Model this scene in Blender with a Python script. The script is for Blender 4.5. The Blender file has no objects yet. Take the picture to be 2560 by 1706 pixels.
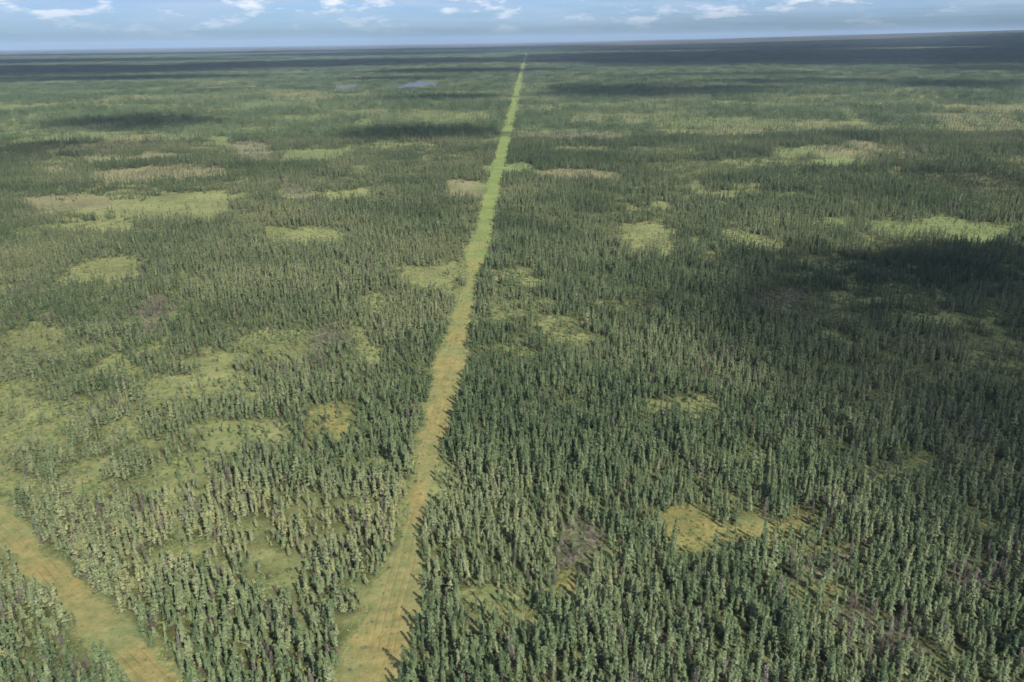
import bpy, math, random
import numpy as np
from mathutils import Matrix, Vector

# ------------------------------------------------------------------ camera, light, exposure
scene = bpy.context.scene
COL = scene.collection
CAM_H = 110.0
PITCH, ROLL, YAW = math.radians(20.5), math.radians(0.8), math.radians(-1.0)
cam_data = bpy.data.cameras.new('camera')
cam_data.sensor_width = 36.0
cam_data.lens = 36.0 * 2009.0 / 2560.0
cam_data.clip_start = 1.0
cam_data.clip_end = 120000.0
cam = bpy.data.objects.new('camera', cam_data)
COL.objects.link(cam)
fw = Vector((math.sin(YAW) * math.cos(PITCH), math.cos(YAW) * math.cos(PITCH), -math.sin(PITCH)))
r0 = Vector((math.cos(YAW), -math.sin(YAW), 0))
u0 = r0.cross(fw)
rt = math.cos(ROLL) * r0 - math.sin(ROLL) * u0
up = math.sin(ROLL) * r0 + math.cos(ROLL) * u0
cam.matrix_world = Matrix(((rt.x, up.x, -fw.x, 0), (rt.y, up.y, -fw.y, 0), (rt.z, up.z, -fw.z, CAM_H), (0, 0, 0, 1)))
scene.camera = cam

SUN_EL = math.radians(39.0)
SUN_AZ = math.radians(146.0)            # clockwise from +Y: behind the camera, to its right
SUN_DIR = Vector((math.sin(SUN_AZ) * math.cos(SUN_EL), math.cos(SUN_AZ) * math.cos(SUN_EL), math.sin(SUN_EL)))
sun_data = bpy.data.lights.new('sun', 'SUN')
sun_data.energy = 5.0
sun_data.angle = math.radians(0.53)
sun_data.color = (1.0, 0.95, 0.86)
sun = bpy.data.objects.new('sun', sun_data)
sun.rotation_euler = SUN_DIR.to_track_quat('Z', 'Y').to_euler()
sun.location = (0, 0, 400)
COL.objects.link(sun)

scene.view_settings.view_transform = 'Standard'
scene.view_settings.look = 'None'
scene.view_settings.gamma = 1.0
scene.view_settings.use_curve_mapping = False
scene.view_settings.exposure = 0.9
scene.cycles.use_denoising = True
scene.cycles.max_bounces = 5
scene.cycles.diffuse_bounces = 1
scene.cycles.transmission_bounces = 2
scene.cycles.transparent_max_bounces = 24
scene.cycles.volume_bounces = 0
scene.cycles.sample_clamp_indirect = 4.0


class NT:
    """small helper for building node trees"""
    def __init__(self, tree):
        self.t = tree
        tree.nodes.clear()

    def n(self, kind, props=None, **inp):
        nd = self.t.nodes.new(kind)
        for k, v in (props or {}).items():
            setattr(nd, k, v)
        for k, v in inp.items():
            key = int(k[1:]) if k[0] == 'i' and k[1:].isdigit() else k.replace('_', ' ')
            s = nd.inputs[key]
            if isinstance(v, bpy.types.NodeSocket):
                self.t.links.new(v, s)
            else:
                s.default_value = v
        return nd

    def math(self, op, a, b=0.0, clamp=False):
        return self.n('ShaderNodeMath', dict(operation=op, use_clamp=clamp), i0=a, i1=b).outputs[0]

    def ramp(self, fac, stops, interp='LINEAR'):
        nd = self.n('ShaderNodeValToRGB', Fac=fac)
        cr = nd.color_ramp
        cr.interpolation = interp
        while len(cr.elements) < len(stops):
            cr.elements.new(0.5)
        for e, (p, c) in zip(cr.elements, stops):
            e.position = p
            e.color = (c, c, c, 1) if not isinstance(c, tuple) else (*c, 1)
        return nd.outputs[0]

    def mix(self, fac, a, b, mode='MIX'):
        nd = self.n('ShaderNodeMix', dict(data_type='RGBA', blend_type=mode))
        for i, v in ((0, fac), (6, a), (7, b)):
            if isinstance(v, bpy.types.NodeSocket):
                self.t.links.new(v, nd.inputs[i])
            else:
                nd.inputs[i].default_value = (*v, 1) if isinstance(v, tuple) else v
        return nd.outputs[2]

    def noise(self, vec, scale, detail=4.0, rough=0.55):
        return self.n('ShaderNodeTexNoise', Vector=vec, Scale=scale, Detail=detail, Roughness=rough).outputs[0]


world = bpy.data.worlds.new('World')
scene.world = world
world.use_nodes = True
w = NT(world.node_tree)
sky = w.n('ShaderNodeTexSky', dict(sky_type='NISHITA', sun_disc=False, sun_elevation=SUN_EL, sun_rotation=SUN_AZ,
                                   altitude=300.0, air_density=1.0, dust_density=0.9, ozone_density=2.5))
tc = w.n('ShaderNodeTexCoord').outputs['Generated']
sp = w.n('ShaderNodeSeparateXYZ', Vector=tc)
zc = w.math('MAXIMUM', sp.outputs[2], 0.012)
flat = w.n('ShaderNodeCombineXYZ', X=w.math('DIVIDE', sp.outputs[0], zc), Y=w.math('DIVIDE', sp.outputs[1], zc)).outputs[0]
tall = w.n('ShaderNodeVectorMath', dict(operation='MULTIPLY'), i0=tc, i1=(1.0, 1.0, 3.7)).outputs[0]
sheet = w.ramp(w.noise(flat, 0.16, 6.0, 0.6), [(0.38, 0.0), (0.56, 1.0)])
bands = w.ramp(w.noise(w.n('ShaderNodeVectorMath', dict(operation='MULTIPLY'), i0=tc, i1=(1.0, 1.0, 9.0)).outputs[0], 9.0, 5.0, 0.6), [(0.42, 0.0), (0.62, 1.0)])
puffs = w.ramp(w.noise(tall, 18.0, 8.0, 0.62), [(0.53, 0.0), (0.64, 1.0)])
air = w.ramp(sp.outputs[2], [(0.004, 0.0), (0.045, 1.0)])          # the lowest degree of sky lies behind thick air
blue = w.mix(1.0, sky.outputs[0], (0.66, 0.94, 1.42), 'MULTIPLY')
c1 = w.mix(w.math('MULTIPLY', w.math('MULTIPLY', sheet, 0.8), air), blue, (4.4, 6.3, 9.8))
c2 = w.mix(w.math('MULTIPLY', w.math('MULTIPLY', bands, 0.6), air), c1, (6.0, 7.2, 9.2))
c3 = w.mix(w.math('MULTIPLY', w.math('MULTIPLY', puffs, 0.85), air), c2, (11.5, 11.9, 12.6))
bg = w.n('ShaderNodeBackground', Color=c3, Strength=0.05)
wo = w.n('ShaderNodeOutputWorld', Surface=bg.outputs[0])

# ------------------------------------------------------------------ the survey of the ground (metres; the cut line runs along +Y)
OPENINGS = [
    ('g', 1.00, [(-11,472),(-12,444),(-15,440),(-20,440),(-24,445),(-27,473),(-26,481),(-22,487),(-17,487),(-13,481)]),
    ('g', 0.90, [(-17,430),(-16,402),(-18,396),(-21,396),(-23,402),(-25,431),(-25,442),(-23,450),(-20,449),(-18,442)]),
    ('y', 0.80, [(-20,368),(-20,347),(-22,344),(-25,344),(-28,348),(-30,368),(-30,374),(-27,378),(-24,378),(-21,374)]),
    ('y', 0.45, [(-20,199),(-20,186),(-23,184),(-28,184),(-31,186),(-35,199),(-34,203),(-30,206),(-26,206),(-22,203)]),
    ('g', 0.80, [(272,483),(252,456),(236,453),(218,454),(205,459),(211,485),(220,492),(237,496),(257,495),(270,490)]),
    ('y', 0.90, [(-265,588),(-255,549),(-269,541),(-292,542),(-316,553),(-345,593),(-346,609),(-331,619),(-305,617),(-280,605)]),
    ('y', 0.45, [(-49,348),(-48,328),(-53,324),(-60,324),(-66,328),(-73,349),(-72,356),(-66,360),(-59,360),(-52,355)]),
    ('y', 0.45, [(-90,259),(-87,245),(-90,243),(-96,243),(-101,245),(-108,259),(-108,263),(-104,265),(-98,265),(-93,262)]),
    ('y', 0.35, [(-81,212),(-78,201),(-82,199),(-86,199),(-91,201),(-97,213),(-97,216),(-93,217),(-88,217),(-84,215)]),
    ('y', 0.30, [(-116,228),(-112,215),(-114,213),(-118,213),(-122,215),(-130,228),(-131,231),(-128,233),(-124,233),(-119,231)]),
    ('t', 0.97, [(-307,610),(-300,576),(-322,572),(-352,574),(-380,581),(-412,616),(-408,625),(-385,630),(-352,628),(-322,620)]),
    ('y', 0.97, [(-215,575),(-206,531),(-221,519),(-244,520),(-270,534),(-300,580),(-303,604),(-288,619),(-260,617),(-232,600)]),
    ('y', 0.95, [(-259,523),(-250,496),(-259,492),(-272,493),(-284,497),(-304,525),(-303,532),(-294,535),(-280,534),(-267,530)]),
    ('y', 0.90, [(-221,603),(-213,569),(-221,565),(-232,565),(-244,571),(-262,605),(-262,615),(-254,620),(-241,620),(-229,613)]),
    ('y', 0.98, [(-201,420),(-192,392),(-198,386),(-210,386),(-222,393),(-242,421),(-244,433),(-237,440),(-224,439),(-210,431)]),
    ('y', 0.95, [(-109,489),(-107,458),(-120,452),(-138,452),(-154,460),(-170,492),(-168,504),(-155,512),(-135,511),(-117,502)]),
    ('t', 0.95, [(-13,645),(-16,603),(-27,595),(-40,596),(-52,606),(-59,648),(-56,665),(-45,676),(-30,675),(-18,663)]),
    ('g', 1.00, [(-10,643),(-12,606),(-17,599),(-24,600),(-30,607),(-34,645),(-33,657),(-27,664),(-19,663),(-13,655)]),
    ('p', 0.60, [(-155,665),(-148,623),(-154,615),(-164,616),(-173,625),(-188,667),(-189,682),(-183,692),(-172,691),(-161,681)]),
    ('y', 0.95, [(-115,646),(-112,609),(-120,604),(-130,604),(-140,611),(-152,648),(-151,659),(-143,665),(-131,664),(-121,657)]),
    ('y', 0.95, [(-25,391),(-27,368),(-36,363),(-48,364),(-58,369),(-65,392),(-62,401),(-53,405),(-40,405),(-30,399)]),
    ('y', 0.90, [(-22,406),(-22,383),(-25,379),(-30,379),(-34,383),(-38,407),(-37,414),(-33,418),(-28,418),(-24,413)]),
    ('g', 1.00, [(-566,1116),(-539,1051),(-547,1041),(-563,1043),(-583,1056),(-625,1123),(-630,1143),(-622,1155),(-604,1153),(-582,1138)]),
    ('p', 0.65, [(-271,919),(-258,847),(-272,829),(-298,831),(-326,853),(-362,927),(-368,966),(-353,990),(-323,987),(-291,959)]),
    ('g', 0.95, [(-185,888),(-180,838),(-192,830),(-210,832),(-226,842),(-245,894),(-244,909),(-231,917),(-211,916),(-194,904)]),
    ('g', 0.90, [(-381,992),(-364,936),(-371,928),(-384,929),(-398,940),(-426,996),(-428,1013),(-421,1022),(-407,1021),(-392,1009)]),
    ('t', 0.75, [(-284,739),(-275,689),(-298,679),(-331,682),(-364,696),(-401,748),(-401,770),(-377,782),(-340,779),(-304,763)]),
    ('t', 0.75, [(-201,1360),(-190,1250),(-199,1220),(-215,1222),(-234,1256),(-260,1369),(-266,1431),(-257,1471),(-238,1468),(-216,1424)]),
    ('g', 0.95, [(-204,1205),(-195,1134),(-201,1121),(-210,1122),(-221,1137),(-238,1209),(-239,1233),(-233,1248),(-222,1246),(-211,1230)]),
    ('p', 0.62, [(133,1003),(113,940),(81,929),(44,933),(13,950),(1,1017),(14,1042),(49,1055),(92,1050),(124,1030)]),
    ('t', 0.70, [(107,1225),(97,1149),(87,1134),(76,1135),(68,1153),(69,1230),(74,1259),(85,1277),(98,1275),(106,1255)]),
    ('t', 0.70, [(199,1241),(183,1167),(169,1155),(154,1157),(144,1173),(148,1248),(156,1273),(171,1288),(188,1285),(198,1267)]),
    ('g', 0.95, [(31,742),(24,700),(11,694),(-6,695),(-20,704),(-26,746),(-21,759),(-6,766),(12,764),(26,755)]),
    ('t', 0.85, [(83,713),(73,676),(58,672),(40,673),(26,679),(22,717),(28,725),(44,730),(63,728),(78,722)]),
    ('y', 0.93, [(77,478),(69,443),(62,434),(54,434),(49,444),(50,480),(55,497),(63,508),(72,508),(77,496)]),
    ('y', 0.85, [(136,457),(126,432),(119,428),(110,428),(104,433),(108,458),(112,465),(120,469),(129,469),(136,464)]),
    ('g', 0.95, [(313,499),(288,468),(269,462),(249,463),(236,470),(245,503),(257,514),(279,521),(300,520),(314,512)]),
    ('g', 0.70, [(206,499),(192,473),(182,470),(171,471),(163,475),(168,501),(174,507),(185,510),(196,510),(204,505)]),
    ('g', 0.90, [(297,837),(274,789),(254,782),(233,783),(218,794),(224,844),(235,859),(257,868),(280,866),(296,854)]),
    ('t', 0.90, [(326,808),(303,764),(289,757),(275,759),(265,767),(276,813),(285,825),(301,832),(317,831),(326,822)]),
    ('g', 0.95, [(305,765),(285,723),(272,717),(259,718),(251,725),(262,768),(270,780),(283,786),(297,785),(305,777)]),
    ('t', 0.85, [(396,906),(371,856),(357,849),(344,851),(336,859),(351,910),(360,924),(375,931),(390,930),(398,920)]),
    ('t', 0.65, [(694,1201),(643,1135),(606,1128),(567,1133),(541,1149),(560,1220),(582,1238),(622,1246),(665,1240),(692,1222)]),
    ('y', 0.92, [(-199,315),(-189,295),(-191,290),(-198,290),(-206,295),(-221,315),(-224,323),(-221,328),(-214,328),(-205,323)]),
    ('o', 0.96, [(55,163),(49,152),(43,149),(37,149),(32,152),(32,163),(35,168),(41,171),(49,171),(54,168)]),
    ('o', 0.45, [(71,167),(66,158),(61,157),(56,157),(52,158),(52,167),(55,169),(60,170),(66,170),(70,169)]),
    ('y', 0.60, [(58,236),(53,223),(48,220),(43,220),(39,223),(39,237),(41,241),(47,244),(53,244),(58,241)]),
    ('y', 0.45, [(115,190),(106,179),(99,177),(92,177),(87,179),(90,190),(94,194),(101,196),(109,196),(115,194)]),
    ('y', 0.50, [(-104,255),(-100,238),(-105,235),(-113,235),(-121,239),(-131,255),(-132,262),(-127,267),(-118,266),(-109,262)]),
    ('y', 0.30, [(-137,280),(-132,264),(-136,261),(-143,261),(-150,264),(-161,281),(-161,286),(-157,289),(-149,289),(-142,286)]),
    ('y', 0.75, [(-59,290),(-57,272),(-59,268),(-63,268),(-67,272),(-73,290),(-73,297),(-70,302),(-66,301),(-62,297)]),
    ('y', 0.30, [(-151,238),(-142,219),(-145,214),(-153,214),(-162,219),(-177,238),(-181,249),(-179,255),(-170,255),(-159,248)]),
    ('y', 0.70, [(-146,203),(-134,183),(-132,177),(-135,177),(-141,183),(-155,203),(-162,215),(-165,224),(-162,224),(-154,215)]),
    ('y', 0.35, [(-87,308),(-84,289),(-90,285),(-98,286),(-106,290),(-115,309),(-115,316),(-109,320),(-100,320),(-91,315)]),
    ('y', 0.55, [(-113,193),(-107,182),(-108,179),(-111,179),(-114,182),(-122,194),(-124,198),(-123,201),(-119,201),(-116,198)]),
    ('y', 0.50, [(-86,172),(-81,160),(-83,157),(-86,157),(-91,160),(-98,172),(-99,177),(-98,180),(-94,180),(-89,177)]),
    ('o', 0.75, [(-54,225),(-52,212),(-54,210),(-57,210),(-60,212),(-65,225),(-65,230),(-63,233),(-59,232),(-56,230)]),
    ('y', 0.50, [(-67,219),(-65,207),(-69,205),(-73,205),(-78,207),(-84,220),(-83,223),(-80,225),(-75,225),(-70,223)]),
    ('p', 0.50, [(-75,304),(-73,286),(-76,282),(-82,282),(-87,286),(-94,304),(-94,310),(-90,314),(-84,314),(-79,310)]),
    ('p', 0.45, [(-149,341),(-140,316),(-143,310),(-150,310),(-158,317),(-173,342),(-176,354),(-173,362),(-165,362),(-156,354)]),
    ('p', 0.60, [(125,343),(115,323),(108,319),(99,320),(94,324),(96,344),(101,351),(110,355),(119,355),(125,350)]),
    ('o', 0.70, [(13,146),(11,138),(9,137),(5,137),(3,138),(2,146),(3,148),(6,150),(9,150),(12,148)]),
    ('y', 0.70, [(-2,144),(-3,137),(-7,136),(-13,136),(-17,137),(-19,144),(-18,145),(-13,146),(-8,146),(-3,145)]),
    ('p', 0.50, [(23,162),(20,151),(15,149),(9,149),(4,151),(3,162),(5,166),(10,169),(17,169),(22,166)]),
    ('y', 0.60, [(-18,187),(-18,172),(-20,168),(-24,168),(-27,172),(-30,187),(-30,195),(-28,200),(-24,200),(-20,195)]),
    ('p', 0.50, [(79,157),(74,149),(71,148),(67,148),(64,149),(66,157),(68,158),(72,159),(76,159),(78,158)]),
    ('p', 0.22, [(77,133),(72,125),(69,123),(67,123),(65,125),(68,133),(70,135),(73,137),(76,137),(77,135)]),
    ('p', 0.30, [(107,145),(100,137),(97,135),(94,135),(93,137),(97,145),(100,148),(103,149),(106,149),(107,148)]),
    ('g', 1.00, [(-723,2011),(-687,1899),(-692,1883),(-707,1886),(-725,1907),(-773,2021),(-780,2054),(-775,2072),(-759,2068),(-739,2045)]),
    ('g', 0.90, [(-949,1640),(-909,1554),(-929,1546),(-963,1551),(-998,1568),(-1065,1659),(-1068,1680),(-1047,1689),(-1010,1683),(-973,1664)]),
    ('g', 0.95, [(135,650),(127,619),(121,616),(115,617),(111,620),(114,651),(117,656),(123,659),(129,658),(134,655)]),
    ('t', 0.90, [(327,725),(308,688),(301,684),(294,685),(290,690),(303,726),(309,734),(316,738),(324,737),(328,732)]),
    ('t', 0.90, [(-381,863),(-365,818),(-372,813),(-383,814),(-396,821),(-421,866),(-422,877),(-415,882),(-402,881),(-389,874)]),
    ('t', 0.80, [(-439,789),(-420,749),(-426,744),(-436,745),(-448,751),(-475,792),(-477,801),(-471,805),(-459,805),(-447,798)]),
    ('y', 0.60, [(-153,636),(-149,604),(-158,600),(-170,601),(-182,606),(-195,639),(-193,646),(-184,649),(-170,649),(-159,643)]),
    ('y', 0.50, [(-35,183),(-33,169),(-34,166),(-35,166),(-37,169),(-40,183),(-41,189),(-40,193),(-38,193),(-36,189)]),
    ('y', 0.60, [(86,871),(77,825),(63,821),(47,822),(34,829),(31,876),(37,886),(51,891),(69,890),(82,882)]),
    ('t', 0.30, [(-59,771),(-62,727),(-77,721),(-96,722),(-113,731),(-126,776),(-122,789),(-106,797),(-84,795),(-67,785)]),
    ('t', 0.40, [(336,1040),(306,982),(273,975),(237,979),(209,993),(209,1054),(225,1072),(260,1079),(301,1074),(330,1059)]),
    ('t', 0.60, [(67,1473),(58,1387),(43,1372),(25,1375),(11,1394),(6,1483),(12,1512),(28,1529),(48,1526),(63,1504)]),
    ('t', 0.60, [(446,2020),(406,1900),(369,1883),(328,1893),(299,1925),(305,2054),(326,2096),(367,2116),(412,2104),(442,2067)]),
    ('t', 0.50, [(260,1806),(236,1710),(208,1700),(176,1706),(151,1727),(149,1829),(162,1854),(192,1865),(227,1857),(253,1835)]),
    ('t', 0.60, [(924,1819),(861,1714),(827,1699),(798,1706),(783,1731),(822,1842),(848,1876),(885,1893),(917,1885),(932,1857)]),
    ('g', 0.30, [(-404,1605),(-399,1510),(-443,1499),(-505,1509),(-563,1537),(-621,1642),(-613,1675),(-564,1689),(-495,1676),(-434,1644)]),
    ('g', 0.40, [(-828,2033),(-803,1914),(-858,1902),(-941,1919),(-1021,1958),(-1116,2093),(-1112,2135),(-1052,2149),(-959,2129),(-874,2084)]),
    ('t', 0.80, [(-521,3474),(-512,3280),(-560,3264),(-627,3288),(-690,3346),(-755,3562),(-746,3620),(-693,3639),(-619,3610),(-553,3546)]),  # a sunlit strip of plain, its light put into the ground as dry grass
    ('g', 0.70, [(-2051,4511),(-1985,4252),(-2121,4259),(-2331,4345),(-2545,4484),(-2795,4824),(-2789,4915),(-2630,4906),(-2389,4801),(-2169,4649)]),  # another sunlit strip, painted as light sedge
]
PONDS = [[(-539, 2240), (-504, 2361), (-431, 2297), (-445, 2134)], [(-348, 2152), (-321, 2516), (-240, 2467), (-224, 2206), (-285, 2097)]]
CLOUD_SHADE = [
    (226, 397, 107, 55, 3.80),
    (99, 341, 49, 37, 0.70),
    (137, 401, 57, 40, 1.00),
    (178, 294, 100, 104, 1.50),
    (131, 190, 46, 46, 1.20),
    (-420, 2695, 233, 129, 1.50),
    (-596, 1266, 121, 125, 1.80),
    (-141, 1058, 113, 78, 1.80),
    (274, 1908, 258, 226, 2.00),
    (1017, 1987, 179, 140, 1.60),
    (-537, 937, 101, 99, 0.90),
    (365, 652, 53, 81, 0.80),
    (734, 2206, 310, 108, 1.40),
    (-184, 1755, 149, 83, 1.60),
    (1620, 2819, 291, 277, 2.00),
    (2200, 5900, 1800, 1800, 4.00),
    (5000, 6200, 2100, 2000, 4.00),
    (3700, 9300, 3600, 1300, 3.50),
    (7000, 6300, 3000, 3300, 5.00),
    (1850, 4300, 1700, 1000, 4.50),
    (4100, 3900, 1900, 900, 4.50),
    (560, 5600, 620, 1500, 3.00),
    (3600, 11500, 4500, 2600, 1.30),
    (8500, 10800, 3500, 2200, 1.50),
    (-2700, 4300, 1700, 900, 4.00),
    (-900, 5100, 1100, 800, 4.00),
    (-4800, 7000, 2300, 1100, 3.00),
    (-1500, 8800, 1500, 1200, 3.00),
    (-5000, 12500, 3600, 1800, 3.00),
    (-1000, 13500, 2200, 2200, 3.00),
    (270, 290, 110, 140, 0.90),
    (-1500, 3050, 600, 230, 2.40),
    (-250, 3350, 460, 220, 2.20),
    (620, 2650, 330, 120, 1.20),
]

LINE_W = 4.5                             # half width of the straight cut line


def line_x(y):
    return -28.2 + 0.0075 * (y - 120.0)


def line_half(y):
    return LINE_W + 1.5 * np.clip((y - 280.0) / 250.0, 0, 1) + 1.5 * np.clip((y - 900.0) / 2500.0, 0, 1)


SIDE_A, SIDE_B = np.array([-138.0, 181.0]), np.array([-61.0, 116.0])   # one edge of the diagonal trail
SD = (SIDE_B - SIDE_A) / np.linalg.norm(SIDE_B - SIDE_A)
SN = np.array([SD[1], -SD[0]])           # points towards the camera side
SIDE_W = 4.6
SIDE_C = SIDE_A + SN * SIDE_W


def line_dist(x, y):
    return x - line_x(y)


def side_dist(x, y):
    return (x - SIDE_C[0]) * SN[0] + (y - SIDE_C[1]) * SN[1]


def side_along(x, y):
    return (x - SIDE_C[0]) * SD[0] + (y - SIDE_C[1]) * SD[1]


def vnoise(x, y, seed):
    xi = np.floor(x).astype(np.int64)
    yi = np.floor(y).astype(np.int64)
    u, v = x - xi, y - yi
    u, v = u * u * (3 - 2 * u), v * v * (3 - 2 * v)

    def h(a, b):
        n = (a * 374761393 + b * 668265263 + seed * 1442695041) & 0x7fffffff
        n = ((n ^ (n >> 13)) * 1274126177) & 0x7fffffff
        n = n ^ (n >> 16)
        return (n & 0xffffff) / float(0xffffff)
    return (h(xi, yi) * (1 - u) + h(xi + 1, yi) * u) * (1 - v) + (h(xi, yi + 1) * (1 - u) + h(xi + 1, yi + 1) * u) * v


def fbm(x, y, seed, octs=4):
    s, a, t = 0.0, 1.0, 0.0
    for o in range(octs):
        s = s + a * vnoise(x * 2 ** o + 17.3 * o, y * 2 ** o - 9.1 * o, seed + o)
        t += a
        a *= 0.55
    return s / t


def in_poly(x, y, P):
    r = np.zeros(x.shape, bool)
    n = len(P)
    for i in range(n):
        (x1, y1), (x2, y2) = P[i], P[(i + 1) % n]
        if y1 == y2:
            continue
        c = ((y1 > y) != (y2 > y)) & (x < (x2 - x1) * (y - y1) / (y2 - y1) + x1)
        r ^= c
    return r


def openings(x, y):
    """openness and the four ground kinds (y moss, g sedge, t dry grass, p bare grey scrub) at points"""
    o = np.zeros(x.shape)
    kinds = {k: np.zeros(x.shape) for k in 'ygtpo'}
    d = np.sqrt(x * x + y * y)
    a1 = np.minimum(1.0 + d * 0.012, 30)
    wx = x + (fbm(x / (a1 * 3), y / (a1 * 3), 71, 3) - 0.5) * a1 * 6.0
    wy = y + (fbm(x / (a1 * 3), y / (a1 * 3), 83, 3) - 0.5) * a1 * 6.0
    jr = np.random.default_rng(5)
    soft = 0.5 + np.minimum(d * 0.006, 18)
    wx = wx + (fbm(x / (a1 * 9), y / (a1 * 9), 173, 2) - 0.5) * a1 * 5
    wy = wy + (fbm(x / (a1 * 9), y / (a1 * 9), 179, 2) - 0.5) * a1 * 5
    wx = wx + jr.normal(0, 1, x.shape) * soft
    wy = wy + jr.normal(0, 1, x.shape) * soft
    for k, op, P in OPENINGS:
        xs, ys = [p[0] for p in P], [p[1] for p in P]
        m = (wx > min(xs)) & (wx < max(xs)) & (wy > min(ys)) & (wy < max(ys))
        if not m.any():
            continue
        ins = np.zeros(x.shape, bool)
        ins[m] = in_poly(wx[m], wy[m], P)
        o = np.where(ins, np.maximum(o, op), o)
        kinds[k] = np.where(ins, 1.0, kinds[k])
    # smaller unmapped glades, more of them further out
    far = np.clip((d - 330.0) / 700.0, 0, 1)
    gl = fbm(wx / 120.0, wy / 105.0, 151, 4)
    kd = fbm(x / 210.0, y / 210.0, 157, 2)
    glade = np.clip((gl - 0.585 + 0.03 * far) / 0.05, 0, 1) * far
    o = np.maximum(o, glade * 0.8)
    kinds['t'] = np.maximum(kinds['t'], glade * 0.55 * (kd < 0.5))
    kinds['g'] = np.maximum(kinds['g'], glade * 0.30 * (kd >= 0.5))
    kinds['y'] = np.maximum(kinds['y'], glade * 0.6)
    return o, kinds


def pond_mask(x, y, grow=0.0):
    r = np.zeros(x.shape, bool)
    for P in PONDS:
        cx, cy = np.mean([p[0] for p in P]), np.mean([p[1] for p in P])
        r |= in_poly(x, y, [(cx + (a - cx) * (1 + grow), cy + (b - cy) * (1 + grow)) for a, b in P])
    return r


def line_edge(x, y):
    """how far inside (<0) or outside (>0) the cut lines a point lies, with a ragged edge"""
    rag = (fbm(x / 5.0, y / 5.0, 5, 3) - 0.5) * 4.3 + (fbm(x / 34.0, y / 34.0, 9, 2) - 0.5) * 4.8
    e1 = np.abs(line_dist(x, y)) - line_half(y) + rag * np.where(y > 250, 1.25, 1.0)
    e2 = np.abs(side_dist(x, y)) - SIDE_W + rag
    return np.minimum(e1, e2)


def density(x, y):
    d = np.sqrt(x * x + y * y)
    n1 = fbm(x / 75.0, y / 75.0, 11, 3)
    n2 = fbm(x / 11.0, y / 11.0, 23, 3)
    n3 = fbm(x / 420.0, y / 260.0, 31, 3)
    left = 1.0 / (1.0 + np.exp((line_dist(x, y) + 12.0) / 12.0))          # the stand between the trails is thinner
    near_left = left * np.exp(-((y - 220.0) / 130.0) ** 2)
    near_right = (1 - left) * np.exp(-((y - 150.0) / 110.0) ** 2)
    den = 0.90 + (1.6 - 0.9 * near_left - 0.8 * near_right) * (n1 - 0.5) + 2.4 * (n2 - 0.5) - 0.29 * near_left + 0.06 * near_right
    far = np.clip((d - 450.0) / 900.0, 0, 1)
    den = den - far * 0.12 + far * 1.4 * (n3 - 0.5)
    o, kinds = openings(x, y)
    den = np.clip(den, 0.05, 1.0) * (1 - o)
    e = line_edge(x, y)
    den = np.where(e < 0, np.where((e > -2.0) & (d < 900), 0.035, 0.0), den * np.clip(0.4 + e / 2.2, 0, 1))
    den = np.where(pond_mask(x, y, 0.04), 0.0, den)
    return den, o, kinds, e


def terrain(x, y):
    d = np.sqrt(x * x + y * y)
    near = np.exp(-d / 900.0)
    z = (fbm(x / 6.0, y / 6.0, 41, 3) - 0.5) * 0.55 * near + (fbm(x / 60.0, y / 60.0, 43, 2) - 0.5) * 1.2 * near
    az = np.degrees(np.arctan2(x, y))
    s = np.clip((az + 3.0) / 40.0, 0, 1)
    rise = np.clip((d - 10500.0) / 7500.0, 0, 1)
    rise = rise * rise * (3 - 2 * rise)
    roll = 0.75 + 0.5 * fbm(az / 7.0, d / 5000.0, 47, 3)
    z = z + 205.0 * (s ** 1.1) * rise * roll
    z = z + 26.0 * rise * np.clip(fbm(az / 4.0, d / 6000.0, 53, 3) - 0.35, 0, 1)
    return z


# ------------------------------------------------------------------ materials
def new_mat(name):
    m = bpy.data.materials.new(name)
    m.use_nodes = True
    return m, NT(m.node_tree)


def finish(nt, col, rough=0.9, bump=None, trans=0.0, spec=0.15):
    kw = dict(Base_Color=col, Roughness=rough)
    p = nt.n('ShaderNodeBsdfPrincipled', **kw)
    p.inputs['Specular IOR Level'].default_value = spec
    if bump is not None:
        nt.t.links.new(bump, p.inputs['Normal'])
    sh = p.outputs[0]
    if trans:
        tr = nt.n('ShaderNodeBsdfTranslucent', Color=col)
        sh = nt.n('ShaderNodeMixShader', Fac=trans, i1=sh, i2=tr.outputs[0]).outputs[0]
    nt.n('ShaderNodeOutputMaterial', Surface=sh)


def foliage_mat(name, stops, trans=0.0, spec=0.4):
    m, t = new_mat(name)
    tint = t.n('ShaderNodeAttribute', dict(attribute_type='INSTANCER', attribute_name='tint')).outputs['Fac']
    pos = t.n('ShaderNodeNewGeometry').outputs['Position']
    nz = t.noise(pos, 1.7, 3.0)
    f = t.math('ADD', tint, t.math('MULTIPLY', t.math('SUBTRACT', nz, 0.5), 0.35), True)
    col = t.ramp(f, stops)
    val = t.math('ADD', 0.72, t.math('MULTIPLY', t.noise(pos, 5.0, 2.0), 0.56))
    hsv = t.n('ShaderNodeHueSaturation', Value=val, Color=col)
    finish(t, hsv.outputs[0], 0.55, None, trans, spec)
    return m


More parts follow.
